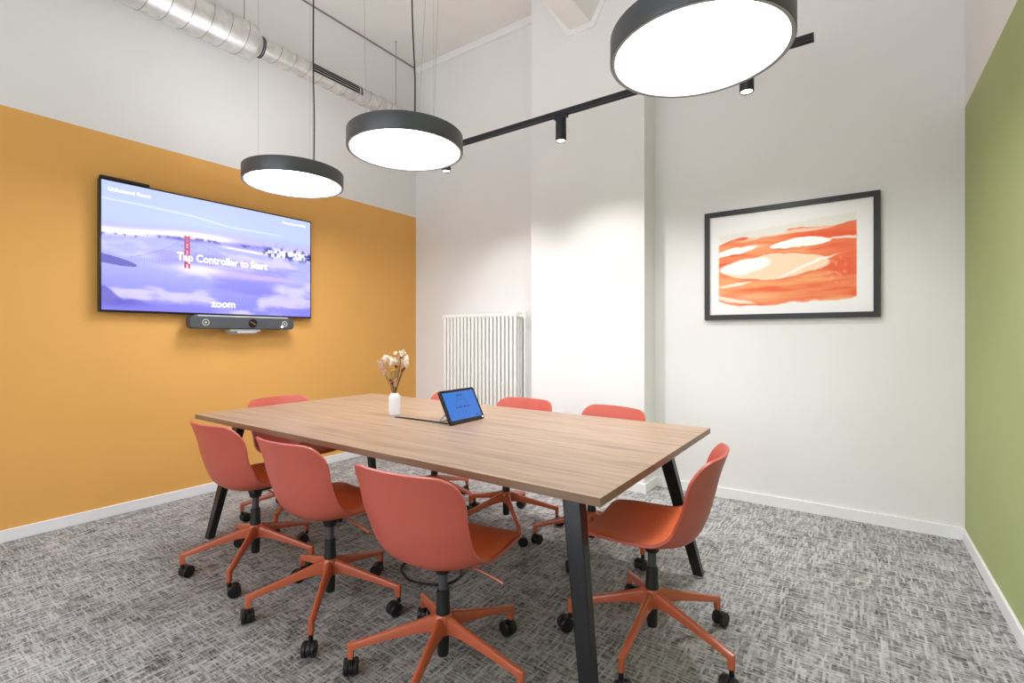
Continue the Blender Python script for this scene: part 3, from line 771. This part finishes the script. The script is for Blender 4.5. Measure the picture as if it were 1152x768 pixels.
def art_paint(U, V):
    """U left..right, V bottom..top over the inside of the frame"""
    v = 1 - V
    n = vnoise(U, V, 6, 4, 5, 5); n2 = vnoise(U + .0, V, 3, 16, 4, 21); n3 = vnoise(U, V, 40, 30, 3, 9); n4 = vnoise(U, V, 2, 9, 5, 33)
    wob = (vnoise(U, V, 9, 5, 4, 61) - .5) * .03
    c = np.ones(U.shape + (3,)) * np.array((244, 242, 240)) / 255.
    v0 = v; U0 = U
    inx = sm(.062, .068, U) * sm(.915, .908, U)
    # grey-beige wash on top
    wash = inx * sm(.0, .02, v - (.20 - .11 * U)) * sm(.30, .22, v)
    c = mixc(c, (232, 226, 212), wash * .7)
    v = v + (vnoise(U, V, 7, 6, 4, 91) - .5) * .05
    # orange field
    top = np.interp(U, [.06, .2, .5, .52, .8, .92], [.30, .235, .25, .20, .215, .20]) + wob
    bot = np.interp(U, [.06, .2, .4, .6, .8, .92], [.86, .91, .90, .90, .885, .84]) + wob * .8
    fld = inx * sm(-.004, .004, v - top) * sm(.012, -.012, v - bot)
    c = mixc(c, (243, 140, 92), fld)
    c = mixc(c, (236, 98, 62), fld * sm(.42, .62, n2) * .9)
    c = mixc(c, (249, 178, 120), fld * sm(.52, .72, n4) * .8)
    c = mixc(c, (238, 96, 60), fld * np.exp(-((U - .72) / .25)**2 - ((v - .28) / .07)**2) * .9)
    c = mixc(c, (238, 104, 66), fld * np.exp(-((U - .86) / .12)**2 - ((v - .5) / .2)**2) * .7)
    c = mixc(c, (250, 190, 140), fld * np.exp(-((U - .3) / .2)**2 - ((v - .82) / .05)**2) * .8)
    c = mixc(c, (252, 206, 160), fld * np.exp(-((U - .32) / .1)**2 - ((v - .33) / .025)**2) * .8)
    def blob(c, cu, cv, hu, hv_, tilt, col, op=1, soft=.2, k=1.7):
        du = (U - cu); dv = (v - cv) + tilt * du + wob * .9
        e = (np.abs(du) / hu)**k + (np.abs(dv) / hv_)**2
        return mixc(c, col, sm(1 + soft, 1 - soft, e) * op * fld)
    c = blob(c, .50, .235, .30, .018, .08, (252, 226, 200), .8, .5)
    c = blob(c, .59, .345, .185, .045, .09, (255, 253, 250), 1, .08)
    c = blob(c, .155, .37, .17, .035, .22, (255, 252, 246), 1, .15)
    c = blob(c, .42, .545, .355, .125, .03, (236, 96, 60), .55, .06)
    c = blob(c, .42, .545, .345, .115, .03, (253, 220, 186), 1, .06)
    c = blob(c, .24, .52, .17, .075, .12, (255, 253, 248), 1, .25)
    # dark ragged edge under the oval
    c = blob(c, .63, .56, .17, .014, .52, (255, 248, 240), 1, .5)
    c = blob(c, .17, .70, .11, .016, .18, (254, 240, 228), .9, .4)
    c = blob(c, .14, .845, .16, .022, -.28, (252, 236, 222), .9, .4)
    c = blob(c, .87, .325, .12, .012, -.03, (254, 236, 226), .9, .4)
    c = mixc(c, (250, 196, 170), fld * (n3 > .62) * np.exp(-((U - .8) / .07)**2 - ((v - .62) / .12)**2) * .5)
    return c
grid_mesh('painted_sheet', 300, 220, art_paint, lambda u, v: (fw + u * (pw - 2*fw), -.0186, fw + v * (ph - 2*fw)), M['art'], pic)

# ------------------------------------------------------------ radiator
rx0, rx1, rz0, rz1 = -3.50, -2.565, .30, 1.432
ra = thing('radiator', 'white column radiator against the white wall left of the pilaster', 'radiator', (rx0, YB - .10, rz0))
nsec = 20; sp = (rx1 - rx0) / nsec; hr = rz1 - rz0
for k in range(nsec):
    bm = bmesh.new(); xc = sp * (k + .5)
    for y in (-.045, 0.0, .045):
        lathe(bm, [(0, .02), (.0165, .02), (.0165, hr - .02), (0, hr - .02)], 16, (xc, y))
    for z in (.02, hr - .035):
        prism(bm, rrect(.125, .045, .02, 4), xc - sp * .49, xc + sp * .49, lambda u, v, a: (a, u, v + z + .006))
    obj('section', bm, M['radiator'], ra, smooth=True)
bm = bmesh.new(); tube(bm, [(rx1 - rx0, 0, hr - .035), (rx1 - rx0 + .05, 0, hr - .035)], .011, 14); lathe(bm, [(0, hr - .06), (.016, hr - .06), (.018, hr - .03), (.014, hr + .005), (0, hr + .005)], 20, (rx1 - rx0 + .055, 0))
obj('valve', bm, M['radiator'], ra, smooth=True)
bm = bmesh.new(); tube(bm, [(rx1 - rx0 + .055, 0, hr - .06), (rx1 - rx0 + .055, 0, -rz0 + .001)], .009, 12); obj('supply_pipe', bm, M['radiator'], ra, smooth=True)
bm = bmesh.new(); 
for x in (.12, rx1 - rx0 - .12):
    for z in (.12, hr - .14): bx(bm, x - .012, x + .012, .045, .0995, z - .02, z + .02)
obj('wall_bracket', bm, M['radiator'], ra)
# ------------------------------------------------------------ vase with dried flowers
VX, VY = -2.206, 1.938
va = thing('vase', 'small white bottle-shaped ceramic vase on the table', 'vase', (VX, VY, TZ))
bm = bmesh.new()
lathe(bm, [(0, 0), (.030, 0), (.0335, .003), (.034, .01), (.034, .098), (.031, .113), (.023, .123), (.0205, .126), (.0205, .130), (.0175, .130), (.0175, .118), (.029, .10), (.029, .01), (0, .008)], 40)
obj('vase_body', bm, M['vase'], va, smooth=True)
fl = thing('dried_flowers', 'bunch of cream, blush, yellow and maroon dried flowers standing in the white vase', 'flowers', (VX, VY, TZ + .03))
rd = random.Random(8)
# camera-right direction on the ground is (cos, sin) of 35.1 deg
ca, sa = math.cos(R(35.1)), math.sin(R(35.1))
def fpt(r, h, d=0): return Vector((r * ca - d * sa, r * sa + d * ca, h - .03))
stems = [  # head right offset, head height above the table, depth, kind
    (.003, .362, .01, 'puff'), (.042, .358, .0, 'tuft'), (.058, .318, .02, 'maroon'), (.074, .322, -.02, 'tuft'), (.060, .300, .01, 'tuft'),
    (-.012, .318, -.02, 'tuft'), (.004, .318, -.01, 'tuft'), (.016, .312, .03, 'tuft'), (-.055, .330, .01, 'tuft'), (-.066, .318, -.02, 'grass'),
    (-.09, .302, .0, 'grass'), (-.078, .292, .02, 'grass'), (-.062, .278, -.02, 'grass'), (-.042, .300, .03, 'grass'), (-.018, .275, -.03, 'yellow'), (-.006, .262, -.035, 'yellow'),
    (.012, .286, -.01, 'maroon'), (.044, .336, -.02, 'maroon'), (.060, .275, -.02, 'maroon'), (.050, .262, -.025, 'maroon'), (.030, .300, .02, 'brown'),
    (.024, .275, .02, 'brown'), (-.016, .205, -.03, 'maroon'), (-.008, .190, -.03, 'maroon'), (.012, .200, -.02, 'grass'), (-.03, .330, .02, 'puff'), (.07, .302, .02, 'tuft'), (.028, .33, 0, 'grass')]
def ico(bm, c, r, sz=1, sub=1):
    res = bmesh.ops.create_icosphere(bm, subdivisions=sub, radius=r)
    for v in res['verts']: v.co = Vector((v.co.x, v.co.y, v.co.z * sz)) * rd.uniform(.85, 1.15) + c
rj = random.Random(2)
stems += [(a_ + rj.uniform(-.010, .010), b_ + rj.uniform(-.014, .008), c_ + rj.uniform(-.025, .025), k_) for a_, b_, c_, k_ in stems if k_ in ('tuft', 'grass', 'yellow')]
for r_, h_, d_, kind in stems:
    tip = fpt(r_, h_, d_); root = Vector((rd.uniform(-.008, .008), rd.uniform(-.008, .008), -.015))
    mid = Vector((root.x * .5 + tip.x * .12, root.y * .5 + tip.y * .12, .10))
    pts = smooth_path([root, mid, (mid + tip) / 2 + Vector((0, 0, .006)), tip], 4)
    bm = bmesh.new(); tube(bm, pts, .0012, 5)
    st = obj('stem', bm, M['brown'] if kind in ('brown', 'maroon') else M['straw'], fl)
    bm = bmesh.new(); ax = (tip - mid).normalized()
    if kind == 'puff':
        for k in range(26):
            v = Vector((rd.gauss(0, 1), rd.gauss(0, 1), rd.gauss(0, 1))).normalized() * .0085; ico(bm, tip + v * rd.uniform(.7, 1.15), .0042)
        mm = M['cream']
    elif kind == 'tuft':
        for k in range(20):
            v = ax * rd.uniform(-.014, .012) + Vector((rd.gauss(0, 1), rd.gauss(0, 1), rd.gauss(0, 1))) * .0046; ico(bm, tip + v, .0052, 1.5)
        mm = M['cream']
    elif kind == 'grass':
        for k in range(18):
            t_ = k / 17; v = ax * (-.032 + .04 * t_) + Vector((rd.gauss(0, 1), rd.gauss(0, 1), rd.gauss(0, 1))) * .0034; ico(bm, tip + v, .0036, 1.8)
        mm = M['blush']
    elif kind == 'yellow':
        for k in range(12):
            a = 2*PI*k/12; v = Vector((math.cos(a), math.sin(a), .35)) * .007; ico(bm, tip + v, .0032, 1.3)
        ico(bm, tip, .005); mm = M['yellow']
    elif kind == 'maroon':
        for k in range(9):
            v = Vector((rd.gauss(0, 1), rd.gauss(0, 1), rd.gauss(0, 1))).normalized() * .006; ico(bm, tip + v, .0045)
        mm = M['maroon']
    else:
        for k in range(14): ico(bm, tip + ax * (-.05 + .055 * k / 13) + Vector((rd.gauss(0, 1), rd.gauss(0, 1), 0)) * .0012, .0022, 1.5)
        mm = M['brown']
    obj('flower_head', bm, mm, fl)

# ------------------------------------------------------------ tablet controller
TA = Vector((-1.687, 1.852, TZ + .006)); 
tb = thing('tablet', 'black touch tablet with a lit blue screen, propped up on the table', 'tablet', (-1.69, 2.0, TZ), R(1))
tw_, th_, tilt = .288, .19, R(27)
def tp(u, v, d):   # u along y, v up the tilted face, d out of the face (towards +x)
    return (-math.sin(tilt) * v + math.cos(tilt) * d, u, .004 + math.cos(tilt) * v + math.sin(tilt) * d)
bm = bmesh.new(); prism(bm, [(u, v + th_/2) for u, v in rrect(tw_, th_, .012, 5)], -.012, 0, tp); obj('tablet_body', bm, M['black_gloss'], tb, smooth=True, bevel=.0015)
bm = bmesh.new(); prism(bm, [(u, v + th_/2 + .002) for u, v in rrect(tw_ - .034, th_ - .034, .002, 2)], .0002, .0010, tp); ts = obj('display', bm, M['tablet_screen'], tb)
bm = bmesh.new()
def mark(u0, u1, v0, v1): prism(bm, [(u0, v0), (u1, v0), (u1, v1), (u0, v1)], .0010, .0014, tp)
def ringm(r, w_, a0, a1, n=28, cu=0, cv=.098):
    for k in range(n):
        if k % 3 == 2: continue
        a, b = R(a0 + (a1-a0)*k/n), R(a0 + (a1-a0)*(k+1)/n)
        prism(bm, [(cu + r*math.cos(a), cv + r*math.sin(a)), (cu + (r+w_)*math.cos(a), cv + (r+w_)*math.sin(a)), (cu + (r+w_)*math.cos(b), cv + (r+w_)*math.sin(b)), (cu + r*math.cos(b), cv + r*math.sin(b))], .0010, .0014, tp)
ringm(.046, .0022, -20, 200); ringm(.033, .0018, 20, 160, 18)
mark(-.030, -.012, .082, .091); mark(.004, .022, .082, .091); mark(-.058, -.036, .084, .088); mark(.034, .056, .084, .088)
for u0, w_ in ((-.024, .006), (-.015, .006), (-.006, .010), (.008, .005), (.016, .008)): mark(u0, u0 + w_, .150, .158)
mark(-.014, -.008, .055, .060); mark(.008, .014, .055, .060); mark(-.002, .003, .047, .052)
mark(.085, .10, .028, .034)
obj('screen_marks', bm, M['tablet_ink'], tb)
bm = bmesh.new(); prism(bm, [(.130 + .0045*math.cos(2*PI*k/12), .012 + .0045*math.sin(2*PI*k/12)) for k in range(12)], .0002, .0010, tp); obj('home_button', bm, M['logo_white'], tb)
bm = bmesh.new()
a = Vector(tp(0, .085, -.0125))
for yy in (-.105, .105): tube(bm, [(a.x, yy, a.z), (-.118, yy, .0055)], .0045, 10)
tube(bm, [(-.118, -.105, .0055), (-.118, .105, .0055)], .0045, 10)
obj('kickstand', bm, M['silver'], tb, smooth=True)
bm = bmesh.new(); pts = smooth_path([(-1.74, 1.888, TZ + .0045), (-1.85, 1.890, TZ + .0042), (-2.0, 1.885, TZ + .0042), (-2.1, 1.880, TZ + .0042), (-2.135, 1.878, TZ + .001)], 6)
tube(bm, pts, .0042, 10)
tag(obj('power_cord', bm, M['black'], None, smooth=True), 'black cord on the table running from the tablet towards the vase', 'cord')
# loop of cable on the floor under the table
fz = .0055
bm = bmesh.new(); pts = smooth_path([(-1.93, 1.86, fz), (-1.935, 1.78, fz), (-1.91, 1.72, fz), (-1.84, 1.68, fz), (-1.76, 1.66, fz), (-1.637, 1.704, fz), (-1.597, 1.774, fz), (-1.62, 1.857, fz), (-1.72, 1.95, fz), (-1.85, 2.0, fz)], 8)
tube(bm, pts, .0055, 10)
tag(obj('floor_cable', bm, M['black'], None, smooth=True), 'black cable looping on the carpet under the table, behind the nearest chair', 'cable')
